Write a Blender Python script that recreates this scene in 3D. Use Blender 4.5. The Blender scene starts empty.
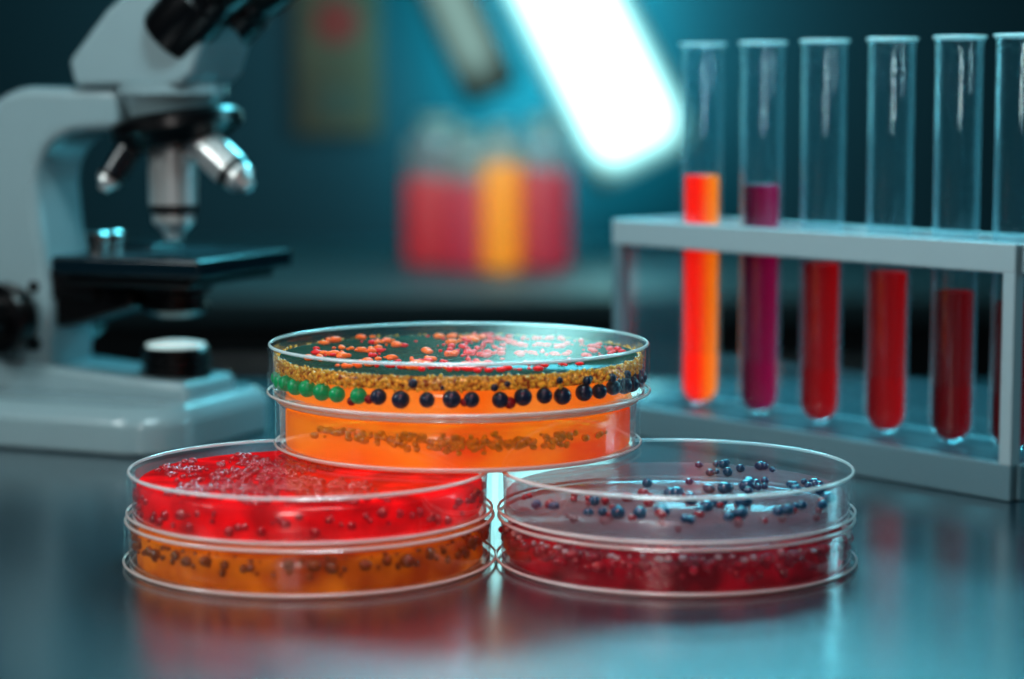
import bpy, bmesh, math, random
from mathutils import Vector, Matrix
random.seed(4)
TZ = 0.90
sc = bpy.context.scene
try:
    sc.view_settings.view_transform = 'Standard'
    sc.cycles.transparent_max_bounces = 32
except Exception as e:
    print(e)
for lk in ('Medium High Contrast', 'None'):
    try:
        sc.view_settings.look = lk
        break
    except Exception as e:
        print(e)

# ------------------------------------------------------------ helpers
def hx(h):
    h = h.lstrip('#'); o = []
    for i in (0, 2, 4):
        c = int(h[i:i+2], 16)/255
        o.append(c/12.92 if c <= .04045 else ((c+.055)/1.055)**2.4)
    return (o[0], o[1], o[2], 1)

def link(o, parent=None):
    sc.collection.objects.link(o)
    if parent: o.parent = parent
    return o

def empty(name, loc, rz=0):
    e = bpy.data.objects.new(name, None); e.empty_display_size = .02
    e.location = loc; e.rotation_euler = (0, 0, rz)
    return link(e)

def mk(name, bm, mat, parent=None, loc=(0, 0, 0), rot=(0, 0, 0), smooth=True, bevel=0, seg=3):
    me = bpy.data.meshes.new(name)
    bmesh.ops.recalc_face_normals(bm, faces=bm.faces)
    bm.to_mesh(me); bm.free()
    if smooth:
        for p in me.polygons: p.use_smooth = True
    o = bpy.data.objects.new(name, me); o.location = loc; o.rotation_euler = rot
    if mat: me.materials.append(mat)
    link(o, parent)
    if bevel:
        m = o.modifiers.new('bevel', 'BEVEL'); m.width = bevel; m.segments = seg; m.limit_method = 'ANGLE'
        m.angle_limit = .6
        w = o.modifiers.new('wn', 'WEIGHTED_NORMAL')
    return o

def box(name, mn, mx, mat, parent=None, bevel=.0, seg=3, loc=(0,0,0), rot=(0,0,0)):
    bm = bmesh.new()
    bmesh.ops.create_cube(bm, size=1)
    for v in bm.verts:
        v.co = Vector([(mn[i]+mx[i])/2 + v.co[i]*(mx[i]-mn[i]) for i in range(3)])
    return mk(name, bm, mat, parent, loc=loc, rot=rot, smooth=bool(bevel), bevel=bevel, seg=seg)

def lathe_bm(prof, seg=64, bm=None, mat4=None, closed=False):
    bm = bm or bmesh.new()
    rings = []
    for r, z in prof:
        if r < 1e-6:
            rings.append([bm.verts.new((0, 0, z))])
        else:
            rings.append([bm.verts.new((r*math.cos(2*math.pi*i/seg), r*math.sin(2*math.pi*i/seg), z)) for i in range(seg)])
    pairs = list(zip(rings[:-1], rings[1:]))
    if closed: pairs.append((rings[-1], rings[0]))
    for a, b in pairs:
        for i in range(seg):
            j = (i+1) % seg
            if len(a) == 1 and len(b) == 1: continue
            if len(a) == 1: bm.faces.new((a[0], b[i], b[j]))
            elif len(b) == 1: bm.faces.new((a[i], a[j], b[0]))
            else: bm.faces.new((a[i], a[j], b[j], b[i]))
    if mat4:
        vs = [v for r in rings for v in r]
        bmesh.ops.transform(bm, matrix=mat4, verts=vs)
    return bm

def lathe(name, prof, mat, parent=None, seg=64, loc=(0, 0, 0), rot=(0, 0, 0), split=None):
    o = mk(name, lathe_bm(prof, seg), mat, parent, loc, rot)
    if split:
        m = o.modifiers.new('es', 'EDGE_SPLIT'); m.split_angle = split
    return o

def aim(p, d):
    d = Vector(d).normalized()
    return Matrix.Translation(p) @ d.to_track_quat('Z', 'Y').to_matrix().to_4x4()

def cyl_dir(name, p, d, prof, mat, parent, seg=48):
    o = mk(name, lathe_bm(prof, seg, mat4=aim(p, d)), mat, parent)
    m = o.modifiers.new('es', 'EDGE_SPLIT'); m.split_angle = .6
    return o

def rings(name, lst, mat, parent, seg=128):
    """list of (R, z, thickness) tori in one mesh"""
    bm = bmesh.new()
    for R, z, t in lst:
        prof = [(R+t*math.cos(a*math.pi/4), z+t*math.sin(a*math.pi/4)) for a in range(8)]
        lathe_bm(prof, seg, bm, closed=True)
    return mk(name, bm, mat, parent)

def blobs(name, lst, mat, parent, sub=2, irr=0.0):
    tmp = bmesh.new(); bmesh.ops.create_icosphere(tmp, subdivisions=sub, radius=1)
    tv = [tuple(v.co) for v in tmp.verts]; tf = [tuple(v.index for v in f.verts) for f in tmp.faces]; tmp.free()
    V = []; F = []
    for (x, y, z, r, sq) in lst:
        b = len(V)
        kx = random.uniform(1-irr, 1+irr); ky = random.uniform(1-irr, 1+irr)
        p1, p2 = random.uniform(0, 6.3), random.uniform(0, 6.3)
        for a, c, e in tv:
            w = 1+irr*.35*(math.sin(3*math.atan2(c, a)+p1)+.6*math.sin(5*math.atan2(c, a)+p2))*(1-abs(e)) if irr else 1
            V.append((a*r*kx*w+x, c*r*ky*w+y, e*r*sq+z))
        F += [tuple(i+b for i in f) for f in tf]
    me = bpy.data.meshes.new(name); me.from_pydata(V, [], F); me.update()
    for p in me.polygons: p.use_smooth = True
    me.materials.append(mat)
    return link(bpy.data.objects.new(name, me), parent)

def prism(name, pts, y0, y1, mat, parent, bevel=.004, seg=4):
    bm = bmesh.new()
    a = [bm.verts.new((x, y0, z)) for x, z in pts]
    b = [bm.verts.new((x, y1, z)) for x, z in pts]
    bm.faces.new(a); bm.faces.new(b[::-1])
    n = len(pts)
    for i in range(n):
        j = (i+1) % n
        bm.faces.new((a[i], b[i], b[j], a[j]))
    return mk(name, bm, mat, parent, bevel=bevel, seg=seg)

def arc(cx, cz, r, a0, a1, n=8):
    return [(cx+r*math.cos(math.radians(a0+(a1-a0)*i/n)), cz+r*math.sin(math.radians(a0+(a1-a0)*i/n))) for i in range(n+1)]

# ------------------------------------------------------------ materials
def nm(name):
    m = bpy.data.materials.new(name); m.use_nodes = True
    nt = m.node_tree; nt.nodes.clear()
    out = nt.nodes.new('ShaderNodeOutputMaterial')
    return m, nt, out

def pbr(name, col, rough=.4, metal=0, noise=0, nscale=30, bump=0, spec=.5, emit=0, coat=0, col2=None, coat_rough=.03, coat_ior=1.5):
    m, nt, out = nm(name)
    b = nt.nodes.new('ShaderNodeBsdfPrincipled')
    b.inputs['Base Color'].default_value = col
    b.inputs['Roughness'].default_value = rough
    b.inputs['Metallic'].default_value = metal
    b.inputs['Specular IOR Level'].default_value = spec
    b.inputs['Coat Weight'].default_value = coat
    b.inputs['Coat Roughness'].default_value = coat_rough
    b.inputs['Coat IOR'].default_value = coat_ior
    if emit:  # self-glow added to the colour; only the illuminator diffuser is a lamp
        b.inputs['Emission Color'].default_value = col
        b.inputs['Emission Strength'].default_value = emit
    if noise or bump or col2:
        tc = nt.nodes.new('ShaderNodeTexCoord')
        n = nt.nodes.new('ShaderNodeTexNoise'); n.inputs['Scale'].default_value = nscale
        n.inputs['Detail'].default_value = 4
        nt.links.new(tc.outputs['Object'], n.inputs['Vector'])
        mx = nt.nodes.new('ShaderNodeMix'); mx.data_type = 'RGBA'
        mx.inputs[6].default_value = col
        mx.inputs[7].default_value = col2 or tuple([c*(1-noise) for c in col[:3]]+[1])
        nt.links.new(n.outputs['Fac'], mx.inputs[0])
        nt.links.new(mx.outputs[2], b.inputs['Base Color'])
        if emit: nt.links.new(mx.outputs[2], b.inputs['Emission Color'])
        if bump:
            bp = nt.nodes.new('ShaderNodeBump'); bp.inputs['Strength'].default_value = bump
            bp.inputs['Distance'].default_value = .002
            nt.links.new(n.outputs['Fac'], bp.inputs['Height'])
            nt.links.new(bp.outputs[0], b.inputs['Normal'])
    nt.links.new(b.outputs[0], out.inputs[0])
    return m

def thin_glass(name, tint=(.96, .985, .99, 1), haze=.04, hcol=(.8, .95, 1, 1), boost=1.0, rough=.03, base=.05, edge=0.0):
    """thin clear plastic / glass sheet; walls look denser edge-on, a bright outline painted in by edge"""
    m, nt, out = nm(name); L = nt.links
    tr = nt.nodes.new('ShaderNodeBsdfTransparent'); tr.inputs[0].default_value = tint
    gl = nt.nodes.new('ShaderNodeBsdfGlossy'); gl.inputs['Roughness'].default_value = rough
    gl.inputs[0].default_value = (.95, 1, 1, 1)
    df = nt.nodes.new('ShaderNodeBsdfDiffuse'); df.inputs[0].default_value = hcol
    tl = nt.nodes.new('ShaderNodeBsdfTranslucent'); tl.inputs[0].default_value = hcol
    dm = nt.nodes.new('ShaderNodeMixShader'); dm.inputs[0].default_value = .5
    L.new(df.outputs[0], dm.inputs[1]); L.new(tl.outputs[0], dm.inputs[2])
    lw = nt.nodes.new('ShaderNodeLayerWeight'); lw.inputs['Blend'].default_value = .5
    p = nt.nodes.new('ShaderNodeMath'); p.operation = 'POWER'; p.inputs[1].default_value = 4.0
    L.new(lw.outputs['Facing'], p.inputs[0])
    h = nt.nodes.new('ShaderNodeMath'); h.operation = 'MULTIPLY_ADD'
    h.inputs[1].default_value = edge; h.inputs[2].default_value = haze; h.use_clamp = True
    L.new(p.outputs[0], h.inputs[0])
    m1 = nt.nodes.new('ShaderNodeMixShader'); L.new(h.outputs[0], m1.inputs[0])
    L.new(tr.outputs[0], m1.inputs[1]); L.new(dm.outputs[0], m1.inputs[2])
    q = nt.nodes.new('ShaderNodeMath'); q.operation = 'MULTIPLY_ADD'
    q.inputs[1].default_value = .8*boost; q.inputs[2].default_value = base
    q.use_clamp = True
    L.new(p.outputs[0], q.inputs[0])
    m2 = nt.nodes.new('ShaderNodeMixShader')
    L.new(q.outputs[0], m2.inputs[0]); L.new(m1.outputs[0], m2.inputs[1]); L.new(gl.outputs[0], m2.inputs[2])
    L.new(m2.outputs[0], out.inputs[0])
    return m

def gel(name, col, tint, body=.5, col2=None, nscale=60, rough=.15, rampz=None, vor=False, gloss=.04, emit=.0):
    """agar / liquid : tinted transparency + scattering body + sheen (+ inner glow put into the colour by emit)"""
    m, nt, out = nm(name); L = nt.links
    tc = nt.nodes.new('ShaderNodeTexCoord')
    n = nt.nodes.new('ShaderNodeTexVoronoi' if vor else 'ShaderNodeTexNoise'); n.inputs['Scale'].default_value = nscale
    L.new(tc.outputs['Object'], n.inputs['Vector'])
    mx = nt.nodes.new('ShaderNodeMix'); mx.data_type = 'RGBA'
    mx.inputs[6].default_value = col; mx.inputs[7].default_value = col2 or col
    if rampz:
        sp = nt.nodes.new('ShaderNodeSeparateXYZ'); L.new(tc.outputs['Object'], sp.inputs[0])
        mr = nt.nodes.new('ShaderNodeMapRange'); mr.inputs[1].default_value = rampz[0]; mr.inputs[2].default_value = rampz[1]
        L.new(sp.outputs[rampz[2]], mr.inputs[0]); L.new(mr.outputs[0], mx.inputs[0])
    elif vor:
        mr = nt.nodes.new('ShaderNodeMapRange'); mr.inputs[1].default_value = .15; mr.inputs[2].default_value = .75
        L.new(n.outputs['Distance'], mr.inputs[0]); L.new(mr.outputs[0], mx.inputs[0])
    else:
        mr = nt.nodes.new('ShaderNodeMapRange'); mr.inputs[1].default_value = .35; mr.inputs[2].default_value = .65
        L.new(n.outputs[0], mr.inputs[0]); L.new(mr.outputs[0], mx.inputs[0])
    tr = nt.nodes.new('ShaderNodeBsdfTransparent'); tr.inputs[0].default_value = tint
    df = nt.nodes.new('ShaderNodeBsdfDiffuse'); tl = nt.nodes.new('ShaderNodeBsdfTranslucent')
    L.new(mx.outputs[2], df.inputs[0]); L.new(mx.outputs[2], tl.inputs[0])
    dm = nt.nodes.new('ShaderNodeMixShader'); dm.inputs[0].default_value = .5
    L.new(df.outputs[0], dm.inputs[1]); L.new(tl.outputs[0], dm.inputs[2])
    bodyout = dm.outputs[0]
    if emit:  # glow of the gel itself, stands in for light inside it
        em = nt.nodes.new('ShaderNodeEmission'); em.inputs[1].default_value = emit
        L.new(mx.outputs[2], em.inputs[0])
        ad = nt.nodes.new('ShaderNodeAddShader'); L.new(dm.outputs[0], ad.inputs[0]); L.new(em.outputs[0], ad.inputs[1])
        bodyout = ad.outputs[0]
    m1 = nt.nodes.new('ShaderNodeMixShader'); m1.inputs[0].default_value = body
    L.new(tr.outputs[0], m1.inputs[1]); L.new(bodyout, m1.inputs[2])
    gl = nt.nodes.new('ShaderNodeBsdfGlossy'); gl.inputs['Roughness'].default_value = rough
    m2 = nt.nodes.new('ShaderNodeMixShader'); m2.inputs[0].default_value = gloss
    L.new(m1.outputs[0], m2.inputs[1]); L.new(gl.outputs[0], m2.inputs[2])
    L.new(m2.outputs[0], out.inputs[0])
    return m

def diffuser_mat(name, col, st, W):
    """lamp diffuser: brightest along the tube, falling off to the edges and the end cap"""
    m, nt, out = nm(name); L = nt.links
    tc = nt.nodes.new('ShaderNodeTexCoord'); sp = nt.nodes.new('ShaderNodeSeparateXYZ'); L.new(tc.outputs['Object'], sp.inputs[0])
    ab = nt.nodes.new('ShaderNodeMath'); ab.operation = 'ABSOLUTE'; L.new(sp.outputs[0], ab.inputs[0])
    mr = nt.nodes.new('ShaderNodeMapRange'); mr.interpolation_type = 'SMOOTHSTEP'
    mr.inputs[1].default_value = W*.16; mr.inputs[2].default_value = W*.5
    mr.inputs[3].default_value = st; mr.inputs[4].default_value = st*.04
    L.new(ab.outputs[0], mr.inputs[0])
    mz = nt.nodes.new('ShaderNodeMapRange'); mz.interpolation_type = 'SMOOTHSTEP'
    mz.inputs[1].default_value = 0; mz.inputs[2].default_value = .10
    mz.inputs[3].default_value = .06; mz.inputs[4].default_value = 1
    L.new(sp.outputs[2], mz.inputs[0])
    mu = nt.nodes.new('ShaderNodeMath'); mu.operation = 'MULTIPLY'
    L.new(mr.outputs[0], mu.inputs[0]); L.new(mz.outputs[0], mu.inputs[1])
    e = nt.nodes.new('ShaderNodeEmission'); e.inputs[0].default_value = col
    L.new(mu.outputs[0], e.inputs[1]); L.new(e.outputs[0], out.inputs[0])
    return m

M_wall = pbr('wall_paint_teal', hx('0c3a46'), .7, noise=.25, nscale=2)
M_dark = pbr('dark_wall_paint', hx('0a1c26'), .8, noise=.2, nscale=2)
M_floor = pbr('floor_vinyl', hx('121c21'), .5, noise=.2, nscale=5)
M_bench = pbr('bench_laminate', hx('0b2f3c'), .26, noise=.08, nscale=300, spec=.6, coat=1.0, coat_rough=.22, coat_ior=1.8)
M_counter = pbr('counter_laminate', hx('284850'), .55, noise=.1, nscale=20)
M_cab = pbr('cabinet_dark', hx('081a22'), .6, noise=.1, nscale=20)
M_white = pbr('microscope_enamel', hx('92aab0'), .24, noise=.04, nscale=60, coat=.5)
M_black = pbr('black_plastic', hx('090b0f'), .30, noise=.2, nscale=80)
M_blackm = pbr('black_metal', hx('0a242e'), .20, noise=.2, nscale=80, spec=.8)
M_chrome = pbr('chrome', hx('c8cccc'), .2, metal=1, noise=.05, nscale=50)
M_steel = pbr('satin_steel', hx('dce0e0'), .28, metal=.7, noise=.05, nscale=50)
M_rack = pbr('white_rack_plastic', hx('a8bfc6'), .33, noise=.03, nscale=80)
M_rack_shade = pbr('rack_plastic_shaded', hx('6e8d97'), .33, noise=.03, nscale=80)  # same plastic darkened: shade of the lower rack put into the colour
M_glass = thin_glass('petri_polystyrene', haze=.015, edge=.30)
M_lidg = thin_glass('lid_polystyrene', haze=.016, boost=.22, rough=.10, base=.04)
M_rim = thin_glass('polystyrene_edge', tint=(.85, .97, 1, 1), haze=.90, hcol=(.9, 1, 1, 1), boost=1.1, rough=.08)  # whitish cyan haze paints the bright edge glow into the rims
M_tube = thin_glass('borosilicate_tube', tint=(.93, .98, .99, 1), haze=.010, boost=1.1, hcol=(.5, .9, 1, 1), base=.04, edge=.85)  # edge haze paints a bright cyan outline into the tube glass
M_acryl = thin_glass('clear_acrylic', tint=(.93, .98, .99, 1), haze=.06, boost=.6, hcol=(.5, .8, .9, 1))
M_frost = thin_glass('frosted_acrylic', tint=(.7, .8, .85, 1), haze=.25, boost=.5, hcol=(.35, .65, .75, 1), rough=.2)

# ------------------------------------------------------------ room
def plane_box(name, mn, mx, mat): return box(name, mn, mx, mat)
plane_box('floor', (-3, -2, -.1), (3, 4.7, 0), M_floor)
plane_box('ceiling', (-3, -2, 2.8), (3, 4.7, 2.9), M_dark)
plane_box('wall_back', (-3, 4.6, 0), (3, 4.7, 2.8), M_wall)
plane_box('wall_left', (-3.1, -2, 0), (-3, 4.7, 2.8), M_dark)
plane_box('wall_right', (3, -2, 0), (3.1, 4.7, 2.8), M_dark)
plane_box('wall_front', (-3, -2.1, 0), (3, -2, 2.8), M_dark)

bench = empty('lab_bench', (0, 0, 0))
box('worktop', (-1.2, .15, TZ-.035), (1.2, 1.5, TZ), M_bench, bench, bevel=.004)
box('cabinet_a', (-1.15, .25, .0), (-.4, 1.45, TZ-.036), M_cab, bench, bevel=.004)
box('cabinet_b', (.4, .25, .0), (1.15, 1.45, TZ-.036), M_cab, bench, bevel=.004)
box('modesty_panel', (-.4, 1.40, .1), (.4, 1.43, TZ-.036), M_cab, bench)

CZ = TZ-.108
ctr = empty('wall_counter', (0, 0, 0))
box('counter_top', (-2.6, 3.35, CZ-.04), (2.6, 4.6, CZ), M_counter, ctr, bevel=.005)
for i in range(6):
    x0 = -2.55+i*.86
    box('cupboard_%d' % i, (x0, 3.42, .08), (x0+.84, 4.58, CZ-.041), M_cab, ctr, bevel=.004)
    box('handle_%d' % i, (x0+.3, 3.395, CZ-.12), (x0+.54, 3.42, CZ-.105), M_steel, ctr, bevel=.003)
box('plinth', (-2.5, 3.5, 0), (2.5, 4.55, .08), M_black, ctr)

# ------------------------------------------------------------ petri dishes
def petri(x, y, z, R, H):
    p = empty('petri_dish', (x, y, TZ+z))
    lathe('cup', [(0, .0008), (R-.004, .0008), (R-.0022, .0016), (R-.0018, H-.003)], M_glass, p, 128, split=.7)
    lathe('lid', [(R, .0022), (R, H-.0014), (R-.0012, H-.0003), (0, H-.0003)], M_lidg, p, 128, split=.7)
    rings('rims', [(R-.0010, H-.0010, .00075), (R+.0001, .0020, .0006), (R-.0028, .0007, .0006)], M_rim, p)
    return p

def ringpts(n, R, z, r, jr=0, jz=0, js=0, sq=1, a0=0, a1=360, ja=0):
    o = []
    for i in range(n):
        a = math.radians(a0+(a1-a0)*(i+random.uniform(-ja, ja))/n)
        rr = R+random.uniform(-jr, jr)
        o.append((rr*math.cos(a), rr*math.sin(a), z+random.uniform(-jz, jz), r*(1+random.uniform(-js, js)), sq))
    return o

def disk(n, R, z, r, js=.5, sq=.6, cx=0, cy=0, rad=None):
    o = []
    for _ in range(n):
        a = random.uniform(0, 2*math.pi); q = (rad or R)*math.sqrt(random.random())
        X = cx+q*math.cos(a); Y = cy+q*math.sin(a)
        if X*X+Y*Y > R*R: continue
        o.append((X, Y, z, r*(1+random.uniform(-js, js)), sq))
    return o

def agar(name, R, z0, z1, mat, p):
    b = .0012
    return lathe(name, [(0, z0), (R-b, z0), (R, z0+b), (R, z1-b), (R-b, z1), (0, z1)], mat, p, 128, split=.8)

# left lower : amber
d = petri(-.0836, .90, 0, .0768, .0200)
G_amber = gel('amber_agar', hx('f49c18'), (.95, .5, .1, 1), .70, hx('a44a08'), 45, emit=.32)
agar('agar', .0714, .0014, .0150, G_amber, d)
K_brown = pbr('amber_colony', hx('c87412'), .15, noise=.5, nscale=400, coat=.8, col2=hx('2a0c02'), emit=.03)  # emit gives the colonies an added glow, as in the dishes below
blobs('colonies', ringpts(46, .0724, .0122, .0022, .0005, .0009, .3, 1.0, ja=.35) + ringpts(70, .0718, .0148, .0009, .0012, .0008, .5, .8, ja=.5)
      + ringpts(60, .0725, .0100, .0012, .0004, .0012, .4, 1.3, ja=.5), K_brown, d, irr=.22)
# left upper : red
d = petri(-.0836, .90, .0200, .0752, .0200)
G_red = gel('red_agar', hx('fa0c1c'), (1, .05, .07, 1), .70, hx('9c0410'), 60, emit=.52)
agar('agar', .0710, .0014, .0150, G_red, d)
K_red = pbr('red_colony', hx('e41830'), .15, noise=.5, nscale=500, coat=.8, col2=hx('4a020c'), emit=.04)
l = []
for i in range(110):
    a = random.uniform(1.2, 5.6); q = random.uniform(.01, .068)
    l += disk(9, .069, .0154, .0012, .5, .9, q*math.cos(a), q*math.sin(a), .007)
l += ringpts(110, .0712, .0080, .0016, .0003, .0038, .45, 1, ja=.5)
blobs('colonies', l, K_red, d, 2, irr=.3)
# right lower : maroon
d = petri(.0680, .90, 0, .0745, .0200)
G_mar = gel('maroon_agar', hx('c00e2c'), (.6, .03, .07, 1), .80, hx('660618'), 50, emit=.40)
agar('agar', .0694, .0014, .0132, G_mar, d)
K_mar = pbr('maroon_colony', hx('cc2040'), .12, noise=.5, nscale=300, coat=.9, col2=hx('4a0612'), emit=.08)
blobs('colonies', ringpts(120, .0697, .0126, .0020, .0016, .0014, .4, .9, ja=.5)+ringpts(120, .0703, .0092, .0018, .0006, .0026, .4, ja=.5)+disk(130, .066, .0138, .0016), K_mar, d, irr=.25)
K_pearl = pbr('condensation_beads', hx('f0c8cc'), .08, noise=.2, nscale=300, coat=.9)
blobs('droplets', ringpts(80, .0703, .0148, .0012, .0012, .0010, .5, .7, ja=.5), K_pearl, d, irr=.3)
# right upper : clear with blue/red colonies
d = petri(.0680, .90, .0200, .0736, .0200)
G_clr = gel('clear_agar', hx('bca8b0'), (.88, .86, .88, 1), .40, hx('8c7c88'), 30, emit=.10)
agar('agar', .0705, .0014, .0095, G_clr, d)
K_blue = pbr('blue_colony', hx('0c4c74'), .18, noise=.4, nscale=200, coat=.6)
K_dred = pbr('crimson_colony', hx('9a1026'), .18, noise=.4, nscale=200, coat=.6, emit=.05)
blobs('blue_colonies', disk(26, .066, .0114, .0025, .45, .85, .005, -.03, .045)+disk(14, .066, .0114, .0022, .35, .85, .03, .045, .02)
      + ringpts(16, .067, .0108, .0025, .003, .001, .3, .9, 215, 350, .5)+disk(14, .066, .0114, .0023, .3, .85, .045, .0, .018), K_blue, d, irr=.15)
blobs('crimson_colonies', disk(26, .066, .0110, .0019, .4, .85, -.02, -.045, .035)+ringpts(18, .067, .0090, .0020, .003, .003, .3, .9, 200, 340, .5), K_dred, d, irr=.2)

# top lower : orange
ZT = .0400
d = petri(-.0236, .954, ZT, .0798, .0225)
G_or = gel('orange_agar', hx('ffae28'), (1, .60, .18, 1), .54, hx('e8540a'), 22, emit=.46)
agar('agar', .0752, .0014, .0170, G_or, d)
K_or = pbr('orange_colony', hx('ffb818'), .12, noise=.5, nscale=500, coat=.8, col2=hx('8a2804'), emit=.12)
l = []
for i in range(200):
    a = math.radians(random.gauss(280, 17)); q = .0760+random.uniform(-.001, .0010)
    l.append((q*math.cos(a), q*math.sin(a), .0118+random.gauss(0, .0015), random.uniform(.0008, .0019), .9))
l += ringpts(40, .0760, .0148, .0013, .001, .0012, .5, .9, 222, 262, .5)
blobs('colonies', l, K_or, d, irr=.3)
# top upper : orange + gold granules + dark beads
d = petri(-.0232, .954, ZT+.0225, .0832, .0235)
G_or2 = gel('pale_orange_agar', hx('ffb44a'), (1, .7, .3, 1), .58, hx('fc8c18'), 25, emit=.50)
agar('agar', .0758, .0014, .0115, G_or2, d)
G_gold = gel('granular_gold_agar', hx('ffcc50'), (.95, .6, .15, 1), .88, hx('6a2c08'), 520, vor=True, emit=.36)
agar('agar_gold_layer', .0792, .0114, .0168, G_gold, d)
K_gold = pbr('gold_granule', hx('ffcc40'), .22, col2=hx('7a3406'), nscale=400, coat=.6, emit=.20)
blobs('granules', ringpts(700, .0795, .0146, .0007, .0004, .0032, .4, 1.3, ja=.5)+ringpts(320, .0792, .0168, .0007, .0012, .0006, .4, ja=.5), K_gold, d, 1)
K_navy = pbr('navy_bead', hx('18385a'), .30, noise=.4, nscale=200, coat=.2)
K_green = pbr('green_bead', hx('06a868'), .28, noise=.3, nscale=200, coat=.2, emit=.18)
K_rbead = pbr('red_bead', hx('a01420'), .25, noise=.3, nscale=200, coat=.2)
n = 50; nb = []; gb = []; rb = []
for i in range(n):
    a = 2*math.pi*(i+.3+random.uniform(-.1, .1))/n; dg = math.degrees(a)
    r = .0036*random.uniform(.88, 1.06)
    t = (.0784*math.cos(a), .0784*math.sin(a), .0080+random.uniform(-.0005, .0005), r, 1)
    (gb if 185 < dg < 243 else nb).append(t)
rb = ringpts(5, .0788, .0066, .0020, .0002, .0010, .3, 1, 235, 320, .5)
blobs('navy_beads', nb, K_navy, d, 3); blobs('green_beads', gb, K_green, d, 3); blobs('red_beads', rb, K_rbead, d, 3)
blobs('small_beads', ringpts(9, .0800, .0135, .0015, .0003, .0012, .4, 1, 262, 345, .6), K_navy, d, 2)
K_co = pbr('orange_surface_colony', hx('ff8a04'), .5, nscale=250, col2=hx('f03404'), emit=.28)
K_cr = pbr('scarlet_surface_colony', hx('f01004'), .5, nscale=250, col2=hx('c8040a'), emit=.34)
lo = []; lr = []
for i in range(30):
    cx = random.uniform(-.068, .006); cy = random.uniform(-.068, .068)
    lo += disk(random.randint(3, 7), .074, .0188, .0016, .6, .6, cx, cy, .005)
for i in range(10):
    cx = random.uniform(-.06, -.0); cy = random.uniform(-.06, .06)
    lr += disk(random.randint(2, 4), .074, .0186, .0014, .5, .6, cx, cy, .008)
for i in range(38):
    cx = random.uniform(-.005, .070); cy = random.uniform(-.065, .065)
    lr += disk(random.randint(3, 8), .074, .0186, .0013, .6, .6, cx, cy, .008)
lr += disk(40, .074, .0186, .0013, .5, .6)
G_film = gel('teal_agar_film', hx('0e5552'), (.2, .5, .5, 1), .7, hx('1a706c'), 40, emit=.02)
lathe('agar_film', [(.0780, .0172), (.0776, .0176), (0, .0176)], G_film, d, 128)
blobs('orange_colonies', lo, K_co, d, irr=.4); blobs('scarlet_colonies', lr, K_cr, d, irr=.4)

# ------------------------------------------------------------ test tube rack
RX, RY = .2379, 1.0364
ang = math.atan2(.774, -.633)
rack = empty('test_tube_rack', (RX, RY, TZ), ang)
RL, RW = .276, .052
cent = [.0200, .0575, .1010, .1475, .1925, .2390]
bnd = [0, .038, .079, .124, .170, .216, RL]
def holed_plate(name, z0, z1, mat, hr=.0138):
    bm = bmesh.new(); N = 32
    for k in range(6):
        xa, xb = bnd[k], bnd[k+1]; cx = cent[k]; cy = -RW/2
        ci, so = [], []
        for i in range(N):
            a = 2*math.pi*(i+.5)/N; c, s = math.cos(a), math.sin(a)
            ci.append((cx+hr*c, cy+hr*s))
            tx = ((xb-cx)/c if c > 0 else (xa-cx)/c); ty = ((RW/2)/abs(s))
            t = min(tx, ty); so.append((cx+t*c, cy+t*s))
        vs = [[bm.verts.new((p[0], p[1], z)) for p in L] for L in (ci, so) for z in (z0, z1)]
        c0, c1, s0, s1 = vs
        for i in range(N):
            j = (i+1) % N
            bm.faces.new((c0[i], c0[j], s0[j], s0[i])); bm.faces.new((c1[i], s1[i], s1[j], c1[j]))
            bm.faces.new((c0[i], c1[i], c1[j], c0[j]))
    return mk(name, bm, mat, rack, smooth=False)
holed_plate('top_plate', .1140, .1190, M_rack)
bv = .0012
box('top_front_rail', (-.004, -.0002, .1085), (RL+.004, .0055, .1230), M_rack, rack, bv)
box('top_back_rail', (-.004, -RW-.0055, .1085), (RL+.004, -RW+.0002, .1230), M_rack, rack, bv)
box('top_end_rail_a', (-.0055, -RW, .1085), (.0002, 0, .1230), M_rack, rack, bv)
box('top_end_rail_b', (RL-.0002, -RW, .1085), (RL+.0055, 0, .1230), M_rack, rack, bv)
box('base_plate', (0, -RW, .0120), (RL, 0, .0175), M_frost, rack)
box('base_front_rail', (-.004, -.0002, 0), (RL+.004, .0055, .0180), M_rack_shade, rack, bv)
box('base_back_rail', (-.004, -RW-.0055, 0), (RL+.004, -RW+.0002, .0180), M_rack_shade, rack, bv)
box('base_end_rail_a', (-.0055, -RW, 0), (.0002, 0, .0180), M_rack_shade, rack, bv)
box('base_end_rail_b', (RL-.0002, -RW, 0), (RL+.0055, 0, .0180), M_rack_shade, rack, bv)
for nme, x, y in (('post_1', -.004, -.002), ('post_2', RL-.004, -.002), ('post_3', -.004, -RW-.0055), ('post_4', RL-.004, -RW-.0055)):
    box(nme, (x, y, .0170), (x+.0075, y+.0075, .1095), M_rack_shade if nme != 'post_1' else M_rack, rack, bv)
box('end_panel_a', (.003, -RW, .018), (.004, 0, .112), M_acryl, rack)
box('end_panel_b', (RL-.004, -RW, .018), (RL-.003, 0, .112), M_acryl, rack)
box('back_panel', (0.004, -RW-.001, .018), (RL-.004, -RW, .045), M_acryl, rack)

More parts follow.
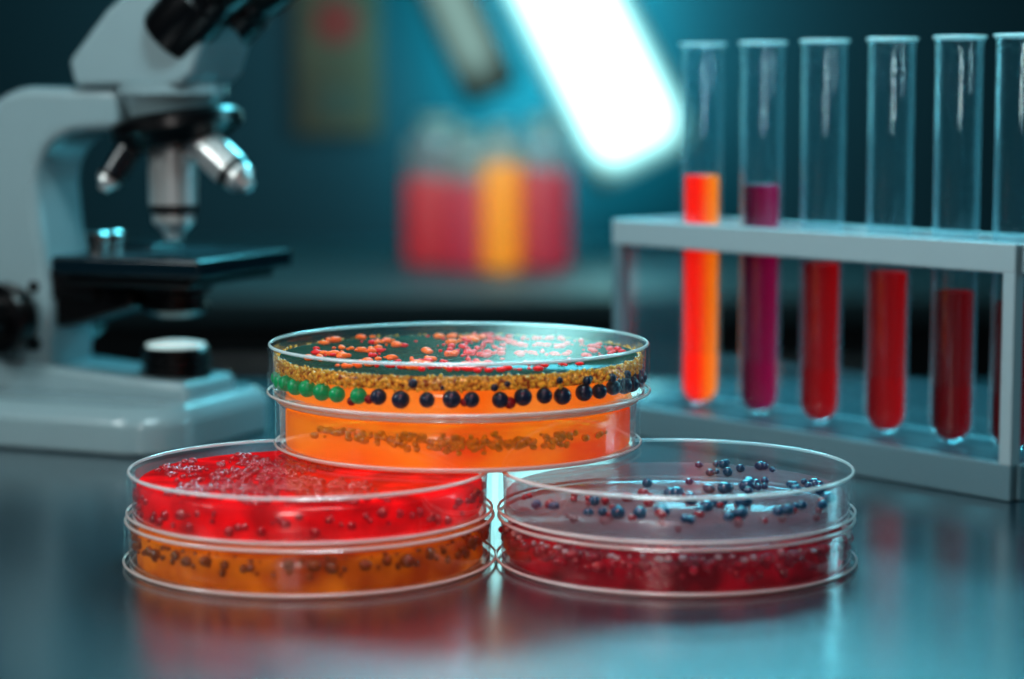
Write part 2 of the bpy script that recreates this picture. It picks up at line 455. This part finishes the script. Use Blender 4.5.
L_or = gel('orange_liquid', hx('ff2408'), (1, .25, .04, 1), .85, hx('ffa820'), 30, rampz=(-.002, .006, 0), emit=.45, gloss=.07)  # sideways colour ramps paint backlight into the liquids, emit adds glow
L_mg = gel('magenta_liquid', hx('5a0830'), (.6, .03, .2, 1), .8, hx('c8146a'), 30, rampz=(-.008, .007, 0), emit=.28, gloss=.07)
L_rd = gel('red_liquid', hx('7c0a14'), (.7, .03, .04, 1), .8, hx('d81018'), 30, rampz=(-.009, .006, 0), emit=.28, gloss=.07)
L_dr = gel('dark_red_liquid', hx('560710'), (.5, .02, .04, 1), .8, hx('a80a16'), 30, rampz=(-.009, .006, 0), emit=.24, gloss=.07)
R, ZB, ZTt = .0115, .0178, .2210
def tube(k, lvl, mat):
    a = cent[k]; dx, dy = math.cos(ang), math.sin(ang)
    nx, ny = dy, -dx   # local -Y
    X = RX+dx*a+nx*RW/2; Y = RY+dy*a+ny*RW/2
    p = empty('test_tube', (X, Y, TZ+ZB))
    Lh = ZTt-ZB
    prof = [(R*math.sin(t*math.pi/16), R-R*math.cos(t*math.pi/16)) for t in range(9)]
    prof[0] = (0, 0)
    o = lathe('glass', prof+[(R, Lh-.004), (R+.0005, Lh-.002), (R+.0014, Lh)], M_tube, p, 64)
    lathe('inner_wall', [(R-.0014, .03), (R-.0014, Lh-.001)], M_tube, p, 64)
    rings('lip', [(R+.0012, Lh, .0008)], M_rim, p, 64)
    r2 = R-.0020; h = lvl-ZB
    pl = [(r2*math.sin(t*math.pi/16), .0018+r2-r2*math.cos(t*math.pi/16)) for t in range(9)]
    pl[0] = (0, .0018)
    lathe('liquid', pl+[(r2, h), (r2-.001, h-.0004), (0, h-.0008)], mat, p, 64, split=1.0)
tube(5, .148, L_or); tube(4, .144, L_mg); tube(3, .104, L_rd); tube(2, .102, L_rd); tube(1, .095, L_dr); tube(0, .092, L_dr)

# ------------------------------------------------------------ microscope
ms = empty('microscope', (-.190, 1.235, TZ), math.radians(-23))
bm = bmesh.new()
outl = arc(.006, .030, .032, 90, 0, 8)+arc(.006, -.042, .032, 0, -90, 8)+arc(-.125, -.049, .025, 270, 180, 6)+arc(-.125, .037, .025, 180, 90, 6)
a = [bm.verts.new((x, y, 0)) for x, y in outl]; b = [bm.verts.new((x, y, .018)) for x, y in outl]
c = [bm.verts.new((-.05+(x+.05)*.93, y*.9, .026)) for x, y in outl]
n = len(outl)
bm.faces.new(a[::-1]); bm.faces.new(c)
for i in range(n):
    j = (i+1) % n
    bm.faces.new((a[i], a[j], b[j], b[i])); bm.faces.new((b[i], b[j], c[j], c[i]))
mk('base', bm, M_white, ms, bevel=.003)
prism('base_step', [(-.115, .024), (.025, .024), (.022, .035), (-.020, .037), (-.115, .044)], -.028, .028, M_white, ms, .004)
arm = [(-.125, .022), (-.070, .022), (-.068, .085), (-.074, .120)] + arc(-.046, .142, .030, 180, 95, 8) + [(-.020, .1735), (-.020, .197)] \
    + arc(-.078, .154, .044, 92, 172, 8) + [(-.122, .120)]
prism('arm', arm, -.024, .024, M_white, ms, .006)
head = [(-.046, .197), (-.050, .212), (-.024, .240), (-.006, .253), (.024, .248), (.038, .226), (.030, .205), (.022, .197)]
prism('head', head, -.028, .028, M_white, ms, .004)
cyl_dir('head_mount', (0, 0, .198), (0, 0, -1), [(0, -.001), (.031, -.001), (.031, .005), (.028, .007), (.023, .019), (0, .019)], M_white, ms)
for i, s in enumerate((-1, 1)):
    cyl_dir('eyepiece_tube_%d' % i, (.012, s*.020, .224), (.74, s*.04, .67),
            [(0, 0), (.0175, 0), (.0185, .003), (.0185, .030), (.0170, .032), (.0170, .038), (.0185, .040), (.0200, .054), (.0200, .085), (.0175, .09), (0, .09)], M_black, ms)
    cyl_dir('eyepiece_lens_%d' % i, (.0792, s*.0236, .2848), (.74, s*.04, .67), [(0, .0004), (.011, .0004), (.011, .001), (0, .001)], M_glass, ms)
cyl_dir('nosepiece', (0.002, 0, .182), (.16, 0, -1), [(0, 0), (.034, 0), (.037, .003), (.037, .009), (.031, .013), (.026, .017), (0, .017)], M_black, ms)
def objective(nm_, p, dr, k, mat1, tipmat=None):
    cyl_dir(nm_, p, dr, [(0, 0), (.0125*k, 0), (.0125*k, .010*k), (.0118*k, .0104*k), (.0118*k, .0120*k), (.0125*k, .0124*k), (.0125*k, .032*k)], mat1, ms)
    cyl_dir(nm_+'_barrel_ring', p, dr, [(.0125*k, .032*k), (.0122*k, .0325*k), (.0122*k, .036*k), (.0108*k, .0365*k)], M_black, ms)
    cyl_dir(nm_+'_tip', p, dr, [(.0108*k, .0365*k), (.0108*k, .041*k), (.0060*k, .046*k), (.0045*k, .050*k), (0, .050*k)], tipmat or M_steel, ms)
objective('objective_long', (0, 0, .167), (0, 0, -1), 1.10, M_steel)
objective('objective_tilted', (.020, -.004, .168), (.80, -.06, -.62), .84, M_steel)
objective('objective_short', (-.020, -.010, .166), (-.50, -.25, -.86), .62, M_blackm)
box('stage', (-.047, -.052, .0950), (.047, .052, .1050), M_blackm, ms, .002)
box('stage_lower_plate', (-.042, -.046, .0890), (.038, .046, .0952), M_black, ms, .002)
box('stage_slide', (-.020, -.038, .1051), (.006, .038, .1062), M_acryl, ms)
prism('slide_clip', [(-.042, .1050), (-.020, .1050), (-.020, .1078), (-.042, .1078)], .010, .044, M_blackm, ms, .001)
for i, y in enumerate((-.022, -.008)):
    cyl_dir('stage_screw_%d' % i, (-.036, y, .104), (0, 0, 1), [(0, 0), (.0060, 0), (.0060, .007), (.007, .008), (.007, .012), (.0055, .013), (0, .013)], M_chrome, ms, 32)
box('stage_bracket', (-.075, -.020, .078), (-.040, .020, .094), M_black, ms, .002)
cyl_dir('condenser', (0, 0, .0900), (0, 0, -1), [(0, 0), (.021, 0), (.021, .006), (.017, .008), (.017, .013), (.0195, .014), (.0195, .017), (.013, .021), (0, .021)], M_black, ms)
prism('condenser_bracket', [(-.075, .060), (-.050, .064), (-.018, .074), (-.018, .084), (-.040, .089), (-.075, .089)], -.016, .016, M_black, ms, .003)
cyl_dir('illuminator', (0, 0, .034), (0, 0, 1), [(0, 0), (.020, 0), (.020, .005), (.0180, .0055), (.0180, .0070), (.0195, .0075), (.0195, .011), (.0175, .0115), (.0175, .0125), (.0185, .013), (.0185, .0165), (.0165, .018), (0, .018)], M_black, ms)
M_diff = pbr('illuminator_diffuser', hx('d8f4f4'), .3, noise=.03, nscale=40, emit=.6)
cyl_dir('illuminator_lens', (0, 0, .0519), (0, 0, 1), [(0, 0), (.0165, 0), (.0165, .0012), (.010, .0026), (0, .003)], M_diff, ms)
for s in (-1, 1):
    cyl_dir('focus_knob_%d' % (s+1), (-.092, s*.023, .067), (0, s, 0),
            [(0, 0), (.012, 0), (.012, .006), (.020, .007), (.0205, .009), (.0205, .019), (.019, .021), (.0125, .021), (.0125, .034), (.011, .036), (0, .036)], M_black, ms)
cyl_dir('arm_screw', (-.078, -.0235, .085), (0, -1, 0), [(0, 0), (.0035, 0), (.003, .002), (0, .002)], M_black, ms, 24)
cyl_dir('power_switch', (-.078, -.0235, .052), (0, -1, 0), [(0, 0), (.004, 0), (.0035, .003), (0, .003)], M_black, ms, 24)

# ------------------------------------------------------------ background bottles
M_acrylb = thin_glass('bottle_plastic', tint=(.75, .88, .88, 1), haze=.30, boost=.4, hcol=(.65, .82, .80, 1), rough=.2)
def bottle(x, y, w, h, lv, liq, cap):
    p = empty('reagent_bottle', (x, y, CZ)); r = w/2
    lathe('glass', [(0, .001), (r-.006, .001), (r, .007), (r, h*.80), (r*.85, h*.86), (r*.5, h*.90), (r*.5, h*.95)], M_acrylb, p, 48)
    r2 = r-.002
    lathe('liquid', [(0, .003), (r2-.006, .003), (r2, .009), (r2, h*lv), (0, h*lv)], liq, p, 48, split=.8)
    lathe('cap', [(0, h), (r*.56, h), (r*.56, h*.92), (r*.52, h*.92)], cap, p, 32, split=.8)
B_red = gel('bg_red_liquid', hx('d01c38'), (.9, .1, .1, 1), .9, emit=.52)  # emit brightens the bottle liquids with a glow of their own
B_yel = gel('bg_yellow_liquid', hx('ffb414'), (1, .7, .1, 1), .9, emit=.55)
B_pink = gel('bg_pink_liquid', hx('cc2450'), (.9, .1, .2, 1), .9, emit=.52)
M_cap = pbr('pale_cap', hx('8cb0ac'), .5, noise=.05)
bottle(-.135, 4.02, .125, .27, .58, B_red, M_cap)
bottle(-.076, 3.90, .084, .25, .60, B_pink, M_cap)
bottle(-.018, 3.86, .070, .26, .72, B_yel, M_cap)
bottle(.056, 3.92, .096, .27, .64, B_pink, M_cap)
# poster
po = empty('wall_poster', (-.36, 4.59, TZ+.27))
M_beige = pbr('poster_paper', hx('6e503e'), .8, noise=.6, nscale=8)
M_pr = pbr('poster_print_red', hx('9a2a24'), .8, noise=.3, nscale=8)
box('sheet', (-.085, -.006, -.15), (.085, .006, .18), M_beige, po)
cyl_dir('printed_disc', (.0, -.007, .08), (0, -1, 0), [(.0, .001), (.045, .001)], M_pr, po)
box('printed_block', (-.05, -.0095, -.12), (.05, -.0065, -.05), pbr('poster_print_grey', hx('54463c'), .8, noise=.2), po)

# lamps
def lightbar(name, x, z, L, W, tilt, mat, y=4.25):
    p = empty(name, (x, y, TZ+z)); p.rotation_euler = (0, tilt, 0)
    box('housing', (-W/2+.008, 0, .02), (W/2-.008, .05, L-.01), M_cab, p, .004)
    box('diffuser', (-W/2, -.03, 0), (W/2, .001, L), mat, p, .014)
    box('mounting_arm', (-.02, .05, L*.5-.02), (.02, .36, L*.5+.02), M_steel, p)
    return p
lightbar('led_light_bar', .265, .065, .95, .225, math.radians(-27), diffuser_mat('led_diffuser', (.46, 1, 1, 1), 4.8, .225))
lightbar('led_light_bar', -.035, .20, .8, .110, math.radians(-24), diffuser_mat('led_diffuser_dim', (.50, .80, .74, 1), .45, .110))

# ------------------------------------------------------------ lights
def area(name, loc, tgt, sx, sy, col, e):
    l = bpy.data.lights.new(name, 'AREA'); l.shape = 'RECTANGLE'; l.size = sx; l.size_y = sy
    l.color = col; l.energy = e
    o = bpy.data.objects.new(name, l); o.location = loc
    o.rotation_euler = (Vector(tgt)-Vector(loc)).to_track_quat('-Z', 'Y').to_euler()
    return link(o)
area('overhead_softbox', (-.03, .80, TZ+.70), (-.0, .94, TZ), .20, .14, (.74, .96, 1), 2.7)
area('front_fill', (-.25, -.25, TZ+.55), (0, .93, TZ+.05), .25, .15, (1, .95, .92), 2.7)  # added fill, no visible source, brightens the dish fronts
area('rear_cyan_lamp', (.15, 2.3, TZ+1.0), (0, .95, TZ), .9, .25, (.16, .82, 1), 24)
area('side_lamp', (-.75, .75, TZ+.55), (-.24, 1.2, TZ+.08), .2, .3, (.94, 1, .99), 2.6)
area('rack_side_lamp', (1.2, 1.5, TZ+.5), (.2, 1.15, TZ+.1), .3, .5, (.3, .85, 1), 4.5)
area('wall_wash_fill', (-.1, 3.7, TZ+1.3), (-.15, 4.6, TZ+.25), .8, .2, (.08, .85, .95), 9)  # added light without a fixture, lifts the teal of the back wall
area('wall_halo_fill', (.08, 4.36, TZ+.42), (.08, 4.6, TZ+.42), .35, .7, (.08, .9, 1), 10)  # added cyan source, makes the halo on the wall behind the bar
area('bottle_fill', (-.1, 3.2, TZ+.8), (-.05, 3.95, TZ), .3, .2, (1, .95, .9), 8)  # extra light added to brighten the far bottles
sl = bpy.data.lights.new('red_fill_spot', 'SPOT'); sl.energy = 10; sl.color = (1, .10, .05)  # added red spot, stands in for red spill on the bench
sl.spot_size = math.radians(38); sl.spot_blend = 1.0; sl.shadow_soft_size = .04
so = bpy.data.objects.new('red_fill_spot', sl); so.location = (-.03, .50, TZ+.60)
so.rotation_euler = (Vector((-.03, .77, TZ))-Vector(so.location)).to_track_quat('-Z', 'Y').to_euler()
link(so)

w = bpy.data.worlds.new('room_ambience'); sc.world = w; w.use_nodes = True
w.node_tree.nodes['Background'].inputs[0].default_value = (.015, .06, .09, 1)
w.node_tree.nodes['Background'].inputs[1].default_value = .6

# ------------------------------------------------------------ camera
cd = bpy.data.cameras.new('camera'); cam = bpy.data.objects.new('camera', cd); link(cam)
cam.location = (0, 0, TZ+.19)
cam.rotation_euler = (math.radians(90-6.21), 0, 0)
cd.sensor_width = 36; cd.lens = 77.3; cd.clip_start = .02
cd.dof.use_dof = True; cd.dof.focus_distance = .94; cd.dof.aperture_fstop = 4.2
sc.camera = cam
